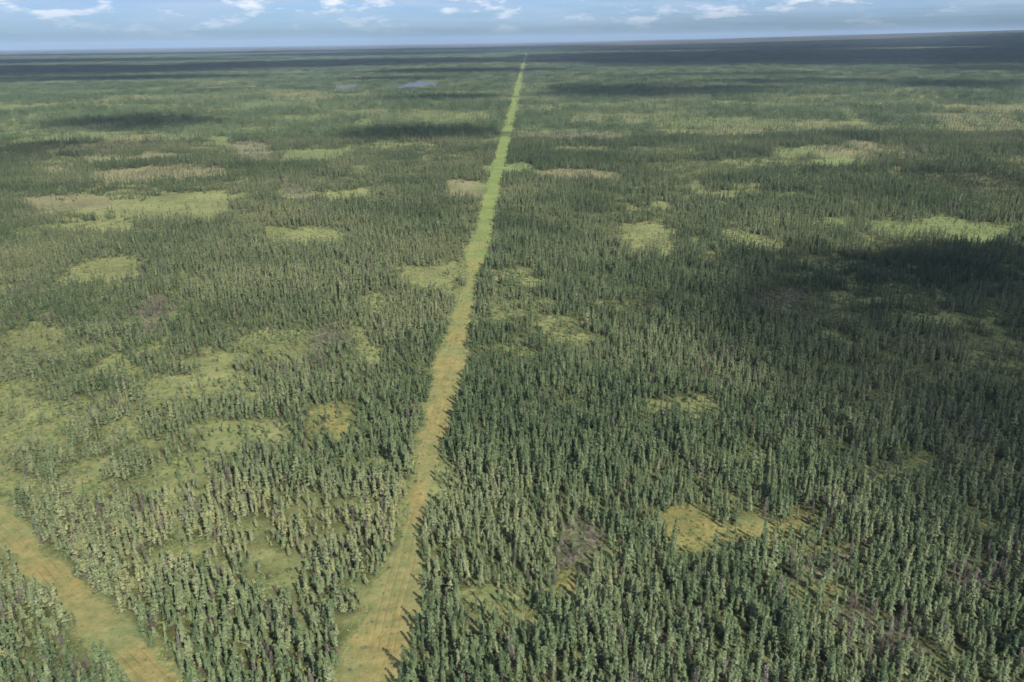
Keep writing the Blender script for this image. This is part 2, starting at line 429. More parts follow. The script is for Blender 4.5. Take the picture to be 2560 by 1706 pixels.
M_NEEDLE = foliage_mat('spruce_needles', [(0.0, (0.047, 0.078, 0.031)), (0.35, (0.100, 0.134, 0.057)), (0.7, (0.160, 0.184, 0.088)), (1.0, (0.207, 0.210, 0.088))])
M_SHRUB = foliage_mat('shrub_leaves', [(0.0, (0.060, 0.098, 0.028)), (0.4, (0.105, 0.142, 0.042)), (0.75, (0.155, 0.160, 0.052)), (1.0, (0.22, 0.175, 0.058))])
M_TWIG = foliage_mat('dead_twigs', [(0.0, (0.070, 0.060, 0.048)), (0.6, (0.112, 0.097, 0.078)), (1.0, (0.165, 0.146, 0.118))], 0.0)
M_BARK = foliage_mat('spruce_bark', [(0.0, (0.06, 0.05, 0.042)), (1.0, (0.12, 0.10, 0.085))], 0.0)
M_PALE = foliage_mat('bleached_wood', [(0.0, (0.20, 0.185, 0.16)), (1.0, (0.32, 0.30, 0.27))], 0.0)
M_WHITE = foliage_mat('white_paint', [(0.0, (0.72, 0.72, 0.70)), (1.0, (0.78, 0.78, 0.76))], 0.0)
M_DARKWOOD = foliage_mat('weathered_wood', [(0.0, (0.05, 0.043, 0.036)), (1.0, (0.10, 0.085, 0.07))], 0.0)


def ground_mat():
    m, t = new_mat('bog_ground')
    pos = t.n('ShaderNodeNewGeometry').outputs['Position']

    def at(nm):
        return t.n('ShaderNodeAttribute', dict(attribute_name=nm)).outputs['Fac']
    n_big = t.noise(pos, 0.035, 5.0, 0.6)
    n_mid = t.noise(pos, 0.22, 5.0, 0.62)
    n_fine = t.noise(pos, 1.3, 5.0, 0.75)  # drives the bump, and hummock shading painted into the colour
    floor_c = t.mix(t.ramp(n_mid, [(0.36, 0.0), (0.64, 1.0)]), (0.030, 0.038, 0.014), (0.076, 0.078, 0.027))  # floor colour darkened to carry the shade between the trees
    moss = t.mix(t.ramp(n_mid, [(0.36, 0.0), (0.66, 1.0)]), (0.130, 0.152, 0.056), (0.225, 0.212, 0.088))
    moss = t.mix(t.math('MULTIPLY', t.ramp(n_fine, [(0.47, 0.0), (0.60, 1.0)]), 0.75), moss, (0.082, 0.108, 0.038))
    sedge = t.mix(t.ramp(n_mid, [(0.35, 0.0), (0.65, 1.0)]), (0.098, 0.138, 0.044), (0.150, 0.165, 0.068))
    dry = t.mix(t.ramp(n_mid, [(0.35, 0.0), (0.65, 1.0)]), (0.125, 0.128, 0.056), (0.190, 0.166, 0.090))
    bare = t.mix(t.ramp(n_mid, [(0.35, 0.0), (0.65, 1.0)]), (0.105, 0.100, 0.070), (0.165, 0.145, 0.112))
    wide = t.ramp(t.noise(pos, 0.028, 5.0, 0.65), [(0.36, 0.0), (0.64, 1.0)])
    c = floor_c
    c = t.mix(at('moss'), c, moss)
    c = t.mix(t.math('MULTIPLY', at('bare'), t.ramp(n_mid, [(0.42, 0.15), (0.62, 0.8)])), c, bare)
    c = t.mix(at('dry'), c, dry)
    c = t.mix(at('sedge'), c, sedge)
    gold = t.mix(t.ramp(n_mid, [(0.36, 0.0), (0.62, 1.0)]), (0.118, 0.128, 0.044), (0.215, 0.176, 0.062))
    c = t.mix(t.math('MULTIPLY', at('ochre'), 0.85), c, gold)
    c = t.n('ShaderNodeHueSaturation', Value=t.math('ADD', 0.70, t.math('MULTIPLY', wide, 0.36)), Color=c).outputs[0]
    farw = t.mix(t.ramp(t.noise(t.n('ShaderNodeMapping', Vector=pos, Scale=(0.0011, 0.0006, 1)).outputs[0], 1.0, 6.0, 0.6), [(0.42, 0.0), (0.62, 1.0)]),
                 (0.026, 0.036, 0.030), (0.120, 0.098, 0.082))
    c = t.mix(at('far'), c, farw)
    val = t.math('ADD', 0.50, t.math('MULTIPLY', n_fine, 1.10))
    c = t.n('ShaderNodeHueSaturation', Value=val, Color=c).outputs[0]
    hgt = t.math('ADD', t.math('MULTIPLY', n_mid, 0.9), t.math('MULTIPLY', n_fine, 0.35))
    b = t.n('ShaderNodeBump', Strength=0.9, Distance=0.9, Height=hgt)
    finish(t, c, 0.95, b.outputs[0])
    return m


def path_mat():
    m, t = new_mat('trodden_moss')
    pos = t.n('ShaderNodeNewGeometry').outputs['Position']
    rut = t.n('ShaderNodeAttribute', dict(attribute_name='rut')).outputs['Fac']
    edge = t.n('ShaderNodeAttribute', dict(attribute_name='edge')).outputs['Fac']
    n_big = t.noise(pos, 0.045, 4.0, 0.6)
    n_mid = t.noise(pos, 0.35, 5.0, 0.62)
    n_fine = t.noise(pos, 1.9, 5.0, 0.75)
    green = t.mix(t.ramp(n_mid, [(0.35, 0.0), (0.65, 1.0)]), (0.098, 0.122, 0.046), (0.172, 0.174, 0.074))
    ochre = t.mix(t.ramp(n_mid, [(0.35, 0.0), (0.65, 1.0)]), (0.165, 0.132, 0.048), (0.275, 0.192, 0.072))
    f = t.math('ADD', t.math('MULTIPLY', t.ramp(n_big, [(0.36, 0.0), (0.64, 1.0)]), 0.75), t.math('MULTIPLY', rut, 0.40), True)
    f = t.math('MULTIPLY', f, t.math('SUBTRACT', 1.0, t.math('MULTIPLY', edge, 0.85)))
    lush = t.n('ShaderNodeAttribute', dict(attribute_name='lush')).outputs['Fac']
    f = t.math('MULTIPLY', f, t.math('SUBTRACT', 1.0, t.math('MULTIPLY', lush, 0.8)))
    green = t.mix(lush, green, t.mix(t.ramp(n_big, [(0.4, 0.0), (0.6, 1.0)]), (0.105, 0.160, 0.042), (0.155, 0.190, 0.060)))
    c = t.mix(f, green, ochre)
    c = t.mix(t.math('MULTIPLY', t.math('POWER', rut, 3.0), 0.45), c, (0.060, 0.048, 0.022))
    c = t.mix(t.math('MULTIPLY', t.ramp(n_fine, [(0.50, 0.0), (0.62, 1.0)]), 0.7), c, (0.070, 0.090, 0.032))
    val = t.math('ADD', 0.50, t.math('MULTIPLY', n_fine, 1.10))
    c = t.n('ShaderNodeHueSaturation', Value=val, Color=c).outputs[0]
    hgt = t.math('ADD', t.math('MULTIPLY', n_mid, 0.5), t.math('MULTIPLY', n_fine, 0.35))
    b = t.n('ShaderNodeBump', Strength=0.8, Distance=0.6, Height=hgt)
    finish(t, c, 0.95, b.outputs[0])
    return m


def water_mat():
    m, t = new_mat('pond_water')
    pos = t.n('ShaderNodeNewGeometry').outputs['Position']
    b = t.n('ShaderNodeBump', Strength=0.15, Distance=0.05, Height=t.noise(pos, 1.2, 3.0))
    p = t.n('ShaderNodeBsdfPrincipled', Base_Color=(0.04, 0.045, 0.045, 1), Roughness=0.22, Normal=b.outputs[0])
    t.n('ShaderNodeOutputMaterial', Surface=p.outputs[0])
    return m


# ------------------------------------------------------------------ mesh helpers
def link(o, parent=None):
    COL.objects.link(o)
    if parent is not None:
        o.parent = parent
    return o


def mesh_np(name, verts, faces, mats, midx=None, smooth=False, attrs=None):
    me = bpy.data.meshes.new(name)
    verts = np.asarray(verts, dtype=np.float32)
    if isinstance(faces, np.ndarray):
        nf, k = faces.shape
        me.vertices.add(len(verts))
        me.vertices.foreach_set('co', verts.ravel())
        me.loops.add(nf * k)
        me.loops.foreach_set('vertex_index', faces.ravel().astype(np.int32))
        me.polygons.add(nf)
        me.polygons.foreach_set('loop_start', np.arange(0, nf * k, k, dtype=np.int32))
        me.polygons.foreach_set('loop_total', np.full(nf, k, dtype=np.int32))
    else:
        me.from_pydata(verts.tolist(), [], faces)
    for m in mats:
        me.materials.append(m)
    if midx is not None:
        me.polygons.foreach_set('material_index', np.asarray(midx, dtype=np.int32))
    me.update(calc_edges=True)
    if smooth:
        me.polygons.foreach_set('use_smooth', np.ones(len(me.polygons), bool))
    for k, v in (attrs or {}).items():
        a = me.attributes.new(k, 'FLOAT', 'POINT')
        a.data.foreach_set('value', np.asarray(v, dtype=np.float32))
    me.validate()
    return me


def grid_faces(nr, nc, wrap=False):
    i = np.arange(nr - 1)[:, None] * nc
    j = np.arange(nc if wrap else nc - 1)[None, :]
    j2 = (j + 1) % nc
    return np.stack([i + j, i + j2, i + nc + j2, i + nc + j], -1).reshape(-1, 4)


# ------------------------------------------------------------------ ground
M_GROUND, M_PATH, M_WATER = ground_mat(), path_mat(), water_mat()
az = np.concatenate([np.linspace(-40, 40, 300), np.linspace(40, 320, 40)[1:-1]])
rad = np.concatenate([[0.5, 20, 45, 65], np.exp(np.linspace(math.log(80), math.log(45000), 760))])
A, RR = np.meshgrid(np.radians(az), rad)
gx, gy = RR * np.sin(A), RR * np.cos(A)
o_, k_ = openings(gx.ravel(), gy.ravel())
farm = np.clip((RR.ravel() - 2600.0) / 6000.0, 0, 1)
gz = terrain(gx.ravel(), gy.ravel())
dn_ = density(gx.ravel(), gy.ravel())[0]
dn_ = np.where(RR.ravel() < 2500, dn_, 0.8)
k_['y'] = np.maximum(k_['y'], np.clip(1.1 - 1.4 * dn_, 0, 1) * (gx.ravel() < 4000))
le_ = line_edge(gx.ravel(), gy.ravel())
k_['y'] = np.maximum(k_['y'], np.clip(1.0 - le_ / 2.5, 0, 1) * (RR.ravel() < 1500))
gz = np.where(pond_mask(gx.ravel(), gy.ravel(), 0.06), gz - 1.0, gz)
me = mesh_np('ground', np.stack([gx.ravel(), gy.ravel(), gz], -1), grid_faces(len(rad), len(az), True), [M_GROUND], None, True,
             dict(moss=k_['y'], sedge=k_['g'], dry=k_['t'], bare=k_['p'], ochre=k_['o'], far=farm))
ground = link(bpy.data.objects.new('ground', me))
ground['kind'] = 'structure'


def path_strip(name, length0, length1, pos_fn, half, ruts, seed):
    s = np.concatenate([np.arange(length0, min(length1, 700), 0.8), np.exp(np.linspace(math.log(700), math.log(max(length1, 701)), 260))]) if length1 > 700 else np.arange(length0, length1, 0.8)
    uu = np.linspace(-half - 2.2, half + 2.2, 110)
    S, U = np.meshgrid(s, uu, indexing='ij')
    X, Y = pos_fn(S, U)
    e = line_edge(X.ravel(), Y.ravel())
    wob = (fbm(S.ravel() / 22.0, S.ravel() * 0 + 3.0, seed, 3) - 0.5) * 1.2
    rut = np.zeros(e.shape)
    for c in ruts:
        rut = np.maximum(rut, np.exp(-((U.ravel() - c - wob) / 0.32) ** 2))
    rut = rut * np.clip(fbm(X.ravel() / 9.0 + Y.ravel() / 31.0, Y.ravel() / 23.0, seed + 5, 3) * 2.4 - 0.6, 0, 1)
    fade = np.clip(e / 1.5 + 0.6, 0, 1)
    far_lift = np.clip((np.hypot(X.ravel(), Y.ravel()) - 600) / 2500, 0, 1) * 0.5
    z = terrain(X.ravel(), Y.ravel()) + 0.10 + far_lift - 0.06 * rut - fade ** 2 * 0.55 * (1 + far_lift)
    me = mesh_np(name, np.stack([X.ravel(), Y.ravel(), z], -1), grid_faces(len(s), len(uu)), [M_PATH], None, True,
                 dict(rut=rut, edge=np.clip(fade * 1.3, 0, 1), lush=np.clip((Y.ravel() - 240.0) / 300.0, 0, 1)))
    ob = link(bpy.data.objects.new(name, me))
    ob['kind'] = 'structure'
    return ob


path_strip('path', 70.0, 7200.0, lambda s, u: (line_x(s) + u, s), 7.6, (-2.3, -0.7, 1.0, 2.4), 201)
path_strip('path', -70.0, 175.0, lambda s, u: (SIDE_C[0] + SD[0] * s + SN[0] * u, SIDE_C[1] + SD[1] * s + SN[1] * u), SIDE_W, (-1.6, 0.2, 1.7), 211)

for P in PONDS:
    cx, cy = np.mean([p[0] for p in P]), np.mean([p[1] for p in P])
    ring = []
    n = 72
    for i in range(n):
        f = i / n * len(P)
        a, b = P[int(f) % len(P)], P[(int(f) + 1) % len(P)]
        u = f - int(f)
        u = u * u * (3 - 2 * u)
        k = 0.92 + 0.2 * float(vnoise(np.array(i * 0.45), np.array(cx), 3))
        ring.append((cx + (a[0] * (1 - u) + b[0] * u - cx) * k, cy + (a[1] * (1 - u) + b[1] * u - cy) * k, 0.12))
    me = mesh_np('pond', ring + [(cx, cy, 0.12)], [(i, (i + 1) % n, n) for i in range(n)], [M_WATER])
    ob = link(bpy.data.objects.new('pond', me))
    ob['kind'] = 'structure'


# ------------------------------------------------------------------ tree forms
def tube(pts, radii, sides=5):
    """tapered tube through points -> verts, quad faces"""
    V, Fc = [], []
    pts = [Vector(p) for p in pts]
    for i, p in enumerate(pts):
        d = (pts[min(i + 1, len(pts) - 1)] - pts[max(i - 1, 0)]).normalized()
        q = d.orthogonal().normalized()
        r = d.cross(q)
        for k in range(sides):
            a = 2 * math.pi * k / sides
            V.append(p + (q * math.cos(a) + r * math.sin(a)) * radii[i])
    for i in range(len(pts) - 1):
        for k in range(sides):
            k2 = (k + 1) % sides
            Fc.append((i * sides + k, i * sides + k2, (i + 1) * sides + k2, (i + 1) * sides + k))
    return V, Fc


def quad(V, Fc, c, ax, side, l, wd, taper=0.55):
    b = len(V)
    V.extend([c - side * wd * 0.5, c + ax * l * 0.45 - side * wd * taper, c + ax * l, c + ax * l * 0.45 + side * wd * taper])
    Fc.append((b, b + 1, b + 2, b + 3))


def spruce_form(seed, h=7.0, girth=0.9, bushy=1.0, base=0.22, club=0.25, dead=False, step=0.37, per=6, tufts=16, gap=0.1):
    """returns trunk, needle crown and dead lower twigs as (verts, faces)"""
    rn = random.Random(seed)
    bend = [Vector((rn.uniform(-1, 1), rn.uniform(-1, 1), 0)) * 0.16 for _ in range(3)]

    def axis(z):
        f = z / h
        return bend[0] * f + bend[1] * math.sin(f * 3.1) + bend[2] * math.sin(f * 6.0) * 0.5 + Vector((0, 0, z))
    trunk = tube([axis(h * f) for f in (-0.02, 0.12, 0.4, 0.7, 0.99)], [0.10, 0.085, 0.065, 0.04, 0.012])
    V, Fc, DV, DF = [], [], [], []
    z = h * 0.04
    lob = [rn.uniform(0, 6.28) for _ in range(4)]
    while z < h * 0.985:
        f = z / h
        prof = (1 - f) ** 1.05 * min(1.0, 0.5 + f * 3.0) * 1.14
        prof = max(prof, 0.07 + 0.55 * club * math.exp(-((f - 0.91) / 0.05) ** 2))
        prof *= 1 + 0.22 * math.sin(f * 21 + lob[0]) + 0.12 * math.sin(f * 47 + lob[1])
        is_dead = dead or f < base
        for k in range(per):
            if rn.random() < gap:
                continue
            a = rn.uniform(0, 6.283)
            asym = 1 + 0.2 * math.sin(a + lob[2] + f * 3)
            L = max(0.12, 1.22 * girth * prof * asym * rn.uniform(0.45, 1.35))
            out = Vector((math.cos(a), math.sin(a), 0))
            droop = rn.uniform(-0.6, -0.1) if f < 0.8 else rn.uniform(-0.1, 0.7)
            d = (out + Vector((0, 0, droop))).normalized()
            st = axis(z + rn.uniform(-0.1, 0.1))
            side = d.cross(Vector((0, 0, 1))).normalized()
            if is_dead:
                if rn.random() < 0.12 and not dead:
                    continue
                quad(DV, DF, st, d, side, L * 0.9, 0.045, 0.5)
                quad(DV, DF, st, d, side.cross(d), L * 0.9, 0.045, 0.5)
                for q in range(3):
                    tw = (d + side * rn.uniform(-1, 1) + Vector((0, 0, rn.uniform(-0.6, 0.5)))).normalized()
                    sd = tw.orthogonal().normalized()
                    quad(DV, DF, st + d * L * rn.uniform(0.25, 0.8), tw, sd, rn.uniform(0.15, 0.4), 0.06, 0.5)
                continue
            nq = max(2, int(round(tufts * bushy * (0.5 + 0.7 * L / max(girth, 0.01)))))
            for q in range(nq):
                u = rn.random() ** 0.6
                c = st + d * L * u * 0.95 + side * rn.gauss(0, 0.11) + Vector((0, 0, 0.10 * L * u * u + rn.uniform(-0.07, 0.05)))
                ax = (d * rn.uniform(0.4, 1.0) + side * rn.uniform(-0.9, 0.9) + Vector((0, 0, rn.uniform(-0.9, 0.15)))).normalized()
                sd = (side + d * rn.uniform(-0.6, 0.6) + Vector((rn.uniform(-1, 1), rn.uniform(-1, 1), rn.uniform(-1, 1))) * 0.35)
                sd = (sd - ax * sd.dot(ax)).normalized()
                s = rn.uniform(0.75, 1.3)
                quad(V, Fc, c, ax, sd, 0.25 * s, 0.15 * s, 0.5)
        z += step * rn.uniform(0.75, 1.25)
    tp = axis(h)
    if not dead:
        for q in range(7):
            ax = Vector((rn.uniform(-0.4, 0.4), rn.uniform(-0.4, 0.4), 1)).normalized()
            quad(V, Fc, tp - Vector((0, 0, rn.uniform(0.1, 0.4))), ax, ax.orthogonal().normalized(), 0.3, 0.10)
    return trunk, (V, Fc), (DV, DF)


FORMS = []            # (name words, trunk mesh, crown mesh, twig mesh, joined mesh)


def joined(name, chunks):
    V, Fc, mi, mats = [], [], [], []
    for (v, f), m in chunks:
        if not f:
            continue
        b = len(V)
        V += [tuple(p) for p in v]
        Fc += [tuple(i + b for i in q) for q in f]
        mats.append(m)
        mi += [len(mats) - 1] * len(f)
    return mesh_np(name, V, np.array(Fc), mats, mi)


SPEC = [  # shape word, girth, bushy, base, club, gap, per
    ('slender', 0.72, 1.0, 0.20, 0.22, 0.10, 6), ('full', 1.02, 1.1, 0.12, 0.16, 0.06, 7), ('narrow', 0.58, 1.0, 0.26, 0.30, 0.12, 6),
    ('ragged', 0.85, 0.9, 0.30, 0.26, 0.34, 6), ('broad', 1.18, 1.1, 0.08, 0.12, 0.08, 7), ('club-topped', 0.66, 1.0, 0.33, 0.42, 0.16, 6),
    ('slender', 0.78, 1.0, 0.16, 0.18, 0.10, 6), ('full', 0.95, 1.1, 0.18, 0.20, 0.08, 7), ('ragged', 0.74, 0.9, 0.38, 0.32, 0.30, 6),
    ('narrow', 0.62, 1.0, 0.18, 0.20, 0.08, 6),
    ('thin', 0.50, 0.9, 0.30, 0.10, 0.30, 5), ('ragged', 0.92, 0.9, 0.22, 0.12, 0.42, 6), ('broad', 1.10, 1.0, 0.14, 0.30, 0.18, 7), ('thin', 0.54, 1.0, 0.42, 0.44, 0.20, 6)]
for i, (wd, g_, bu, ba, cl, gp, pr) in enumerate(SPEC):
    t_, c_, d_ = spruce_form(100 + i, girth=g_, bushy=bu, base=ba, club=cl, gap=gp, per=pr)
    FORMS.append(dict(word=wd, trunk=mesh_np('trunk', *[t_[0], np.array(t_[1])], [M_BARK]), crown=mesh_np('crown', c_[0], np.array(c_[1]), [M_NEEDLE]),
                      twigs=mesh_np('dead_twigs', d_[0], np.array(d_[1]), [M_TWIG]), all=joined('spruce', [(t_, M_BARK), (c_, M_NEEDLE), (d_, M_TWIG)])))
DEAD = []
for i in range(4):
    t_, c_, d_ = spruce_form(300 + i, h=6.5, girth=(0.75, 0.6, 0.9, 0.5)[i], dead=True, club=0.1, gap=(0.15, 0.3, 0.1, 0.35)[i], per=7, step=0.17)
    DEAD.append(dict(trunk=mesh_np('trunk', t_[0], np.array(t_[1]), [M_TWIG]), twigs=mesh_np('bare_branches', d_[0], np.array(d_[1]), [M_TWIG]),
                     all=joined('dead_spruce', [(t_, M_TWIG), (d_, M_TWIG)])))


def bush_form(seed, n, r, h, mat, lq):
    rn = random.Random(seed)
    V, Fc = [], []
    for q in range(n):
        a, rr = rn.uniform(0, 6.283), r * math.sqrt(rn.random())
        top = h * (1 - (rr / r) ** 2 * 0.7) * rn.uniform(0.35, 1.0)
        ax = Vector((math.cos(a) * rr / r + rn.uniform(-0.5, 0.5), math.sin(a) * rr / r + rn.uniform(-0.5, 0.5), rn.uniform(0.2, 1.0))).normalized()
        sd = (ax.orthogonal().normalized() + Vector((rn.uniform(-1, 1), rn.uniform(-1, 1), rn.uniform(-1, 1))) * 0.7).cross(ax).normalized()
        s = rn.uniform(0.7, 1.3) * lq
        quad(V, Fc, Vector((math.cos(a) * rr, math.sin(a) * rr, top - s * 0.5)), ax, sd, s, s * 0.5)
    return mesh_np('shrub', V, np.array(Fc), [mat])


def stick_form(seed, n, r, h):
    rn = random.Random(seed)
    V, Fc = [], []
    for q in range(n):
        a, rr = rn.uniform(0, 6.283), r * rn.random()
        ax = Vector((math.cos(a) * rr * 0.8 + rn.uniform(-0.3, 0.3), math.sin(a) * rr * 0.8 + rn.uniform(-0.3, 0.3), 1)).normalized()
        sd = ax.cross(Vector((rn.uniform(-1, 1), rn.uniform(-1, 1), 0.1))).normalized()
        quad(V, Fc, Vector((math.cos(a) * rr, math.sin(a) * rr, 0)), ax, sd, h * rn.uniform(0.5, 1.0), 0.07, 0.5)
    return mesh_np('bare_shrub', V, np.array(Fc), [M_TWIG])


BUSH = [bush_form(1, 70, 0.55, 0.55, M_SHRUB, 0.26), bush_form(2, 90, 0.8, 0.4, M_SHRUB, 0.24), bush_form(3, 60, 0.4, 0.8, M_SHRUB, 0.26), stick_form(4, 46, 0.6, 1.15)]


def far_patch(seed, size, count, deadp):
    """a plot of wood seen from kilometres away"""
    rn = random.Random(seed)
    V, Fc, mi = [], [], []
    for k in range(count):
        h = rn.uniform(4.0, 8.6)
        x, y = rn.uniform(-size / 2, size / 2), rn.uniform(-size / 2, size / 2)
        dd = rn.random() < deadp
        rr = rn.uniform(0.6, 1.05)
        for q in range(16):
            f = rn.random() ** 0.8
            a = rn.uniform(0, 6.283)
            L = rr * ((1 - f) ** 0.7 + 0.15)
            ax = Vector((math.cos(a), math.sin(a), rn.uniform(-0.5, 0.9))).normalized()
            sd = (ax.orthogonal().normalized() + Vector((rn.uniform(-1, 1), rn.uniform(-1, 1), rn.uniform(-1, 1))) * 0.7).cross(ax).normalized()
            quad(V, Fc, Vector((x, y, 0.4 + f * h)), ax, sd, L * 1.1, 0.55 if not dd else 0.2)
            mi.append(1 if dd else 0)
    return mesh_np('far_trees', V, np.array(Fc), [M_NEEDLE, M_TWIG], mi)


# ------------------------------------------------------------------ scattering
def scatter(name, protos, P, rot, scl, idx, tint, label, cat):
    pc = bpy.data.collections.new(name + '_forms')
    for i, m in enumerate(protos):
        pc.objects.link(bpy.data.objects.new('%s_form_%02d' % (name, i), m))
    me = bpy.data.meshes.new(name)
    me.vertices.add(len(P))
    me.vertices.foreach_set('co', np.asarray(P, np.float32).ravel())
    for nm, ty, prop, val in (('rot', 'FLOAT_VECTOR', 'vector', rot), ('scl', 'FLOAT_VECTOR', 'vector', scl), ('idx', 'INT', 'value', idx), ('tint', 'FLOAT', 'value', tint)):
        a = me.attributes.new(nm, ty, 'POINT')
        a.data.foreach_set(prop, np.asarray(val, np.int32 if ty == 'INT' else np.float32).ravel())
    ob = link(bpy.data.objects.new(name, me))
    ng = bpy.data.node_groups.new(name, 'GeometryNodeTree')
    ng.interface.new_socket('Geometry', in_out='INPUT', socket_type='NodeSocketGeometry')
    ng.interface.new_socket('Geometry', in_out='OUTPUT', socket_type='NodeSocketGeometry')
    nd, lk = ng.nodes, ng.links
    gi, go = nd.new('NodeGroupInput'), nd.new('NodeGroupOutput')
    ci = nd.new('GeometryNodeCollectionInfo')
    ci.inputs['Collection'].default_value = pc
    ci.inputs['Separate Children'].default_value = True
    ci.inputs['Reset Children'].default_value = True
    ip = nd.new('GeometryNodeInstanceOnPoints')
    ip.inputs['Pick Instance'].default_value = True

    def named(nm, ty):
        q = nd.new('GeometryNodeInputNamedAttribute')
        q.data_type = ty
        q.inputs['Name'].default_value = nm
        return q.outputs['Attribute']
    lk.new(gi.outputs[0], ip.inputs['Points'])
    lk.new(ci.outputs[0], ip.inputs['Instance'])
    lk.new(named('idx', 'INT'), ip.inputs['Instance Index'])
    lk.new(named('rot', 'FLOAT_VECTOR'), ip.inputs['Rotation'])
    lk.new(named('scl', 'FLOAT_VECTOR'), ip.inputs['Scale'])
    lk.new(ip.outputs[0], go.inputs[0])
    md = ob.modifiers.new('scatter', 'NODES')
    md.node_group = ng
    ob['kind'] = 'stuff'
    ob['label'] = label
    ob['category'] = cat
    return ob


def wedge(y0, y1, cell, seed, half=0.70, margin=30.0):
    """jittered grid over the seen wedge of country"""
    rng = np.random.default_rng(seed)
    ys = np.arange(y0, y1, cell)
    X, Y = [], []
    for y in ys:
        xr = half * y + margin
        xs = np.arange(-xr, xr, cell)
        X.append(xs)
        Y.append(np.full(xs.shape, y))
    X, Y = np.concatenate(X), np.concatenate(Y)
    return X + rng.uniform(-0.48, 0.48, X.shape) * cell, Y + rng.uniform(-0.48, 0.48, X.shape) * cell, rng


NEAR_END = 1000.0
X, Y, rng = wedge(84.0, NEAR_END, 1.42, 1)
den, op, kin, edg = density(X, Y)
keep = rng.random(X.shape) < den * 0.92
X, Y, den, op, edg = X[keep], Y[keep], den[keep], op[keep], edg[keep]
kp = kin['p'][keep]
N = len(X)
Z = terrain(X, Y) - 0.05
ld = line_dist(X, Y)
hn = fbm(X / 40.0, Y / 40.0, 91, 3)
height = 2.4 + 3.1 * np.clip(0.5 + 1.5 * (hn - 0.5), 0, 1) + rng.normal(0, 1.25, N) + 2.2 * (fbm(X / 9.0, Y / 9.0, 193, 2) - 0.5)
height += np.where(ld > 0, 0.5, -0.35) - 0.5 * (ld < 0) * np.exp(-((Y - 240.0) / 90.0) ** 2)
height *= np.where(edg < 0, rng.uniform(0.2, 0.5, N), 1.0)
height *= np.where(op > 0.3, rng.uniform(0.45, 0.85, N), 1.0)
height *= np.where(rng.random(N) < 0.28, rng.uniform(0.4, 0.8, N), 1.0) * np.where(rng.random(N) < 0.12, 1.25, 1.0)
height *= 0.75 + 0.32 * np.clip(den, 0, 1)
height = np.clip(height, 0.7, 9.2)
tn = fbm(X / 55.0, Y / 55.0, 97, 3)
tint = np.clip(0.42 + 1.1 * (tn - 0.5) + rng.normal(0, 0.16, N) - np.where(ld > 0, 0.07, -0.07) - 0.1 * np.clip((Y - 300.0) / 500.0, 0, 1), 0, 1)  # darker right of the line and with distance, partly shade put into tint
pd = 0.03 + 0.28 * np.clip(fbm(X / 24.0, Y / 24.0, 103, 3) * 3.2 - 1.75, 0, 1) + 0.6 * kp
isdead = rng.random(N) < pd
form = rng.integers(0, len(SPEC), N)
fat = rng.uniform(0.85, 1.2, N) * np.where(ld < 0, 1.08, 1.0)
lean = rng.normal(0, 0.045, (N, 2)) * np.where(rng.random(N) < 0.05, 3.5, 1.0)[:, None]
rz = rng.uniform(0, 6.283, N)
hs = height / 7.0
wsc = (0.33 + 0.66 * hs) * fat
SC = np.stack([wsc, wsc, hs], -1)
RT = np.stack([lean[:, 0], lean[:, 1], rz], -1)
PT = np.stack([X, Y, Z], -1)

# which single trees show largest in the picture: nearest ones inside the frame
MV = np.array(cam.matrix_world.inverted())
tops = PT + np.stack([np.zeros(N), np.zeros(N), height * 0.6], -1)
cc = tops @ MV[:3, :3].T + MV[:3, 3]
depth = -cc[:, 2]
fx, fy = cc[:, 0] / depth * 2009 / 1280, cc[:, 1] / depth * 2009 / 853
inside = (np.abs(fx) < 0.985) & (np.abs(fy) < 0.985)
size_seen = np.where(inside, height / depth, 0)

rows = np.argsort(-size_seen * ~isdead)[:300]
drows = np.argsort(-(size_seen * isdead))[:70]
single = np.zeros(N, bool)
single[rows] = True
single[drows] = True

# ------------------------------------------------------------------ single things: spruces, snags, logs
def place_words(i):
    x, y = X[i], Y[i]
    e1, e2 = abs(ld[i]) - LINE_W, abs(side_dist(x, y)) - SIDE_W
    sd = side_dist(x, y)
    if e1 < 2.6:
        return 'on the edge of the straight cut line' + (', diagonal trail side' if ld[i] < 0 else ', outer side')
    if e2 < 2.6:
        return 'on the edge of the diagonal trail' + (', straight line side' if sd < 0 else ', outer side')
    if sd > 0 and ld[i] < 0:
        return 'in the stand beyond the diagonal trail'
    if op[i] > 0.3:
        return 'in a mossy opening' + (' between the two trails' if ld[i] < 0 else ' off the straight cut line')
    return 'in the thick stand between the two trails' if ld[i] < 0 else 'in the thick stand off the straight cut line'


dead_xy = PT[isdead][:, :2]


def neighbour(i, r=1.9):
    q = np.hypot(dead_xy[:, 0] - X[i], dead_xy[:, 1] - Y[i])
    return bool(((q < r) & (q > 0.01)).any())


def crowd(i):
    return int((np.hypot(X - X[i], Y - Y[i]) < 2.6).sum()) - 1


def hue_word(v):
    return 'blue-green' if v < 0.28 else 'grey-green' if v < 0.55 else 'sage-green' if v < 0.75 else 'yellow-green'


def trim(t):
    if len(t.split()) <= 16:
        return t
    t = t.replace(' in a clump', ' crowded').replace(' beside another dead one', ' beside another').replace('the straight cut line', 'the cut line').replace(', diagonal trail side', '').replace(', straight line side', '').replace(', outer side', '')
    return t if len(t.split()) <= 16 else t.replace(' crowded', '').replace(' beside another', '').replace(' standing apart', '').replace(' beside a dead one', '')


def size_word(v):
    return 'tall' if v > 5.9 else 'middling' if v > 4.9 else 'short'


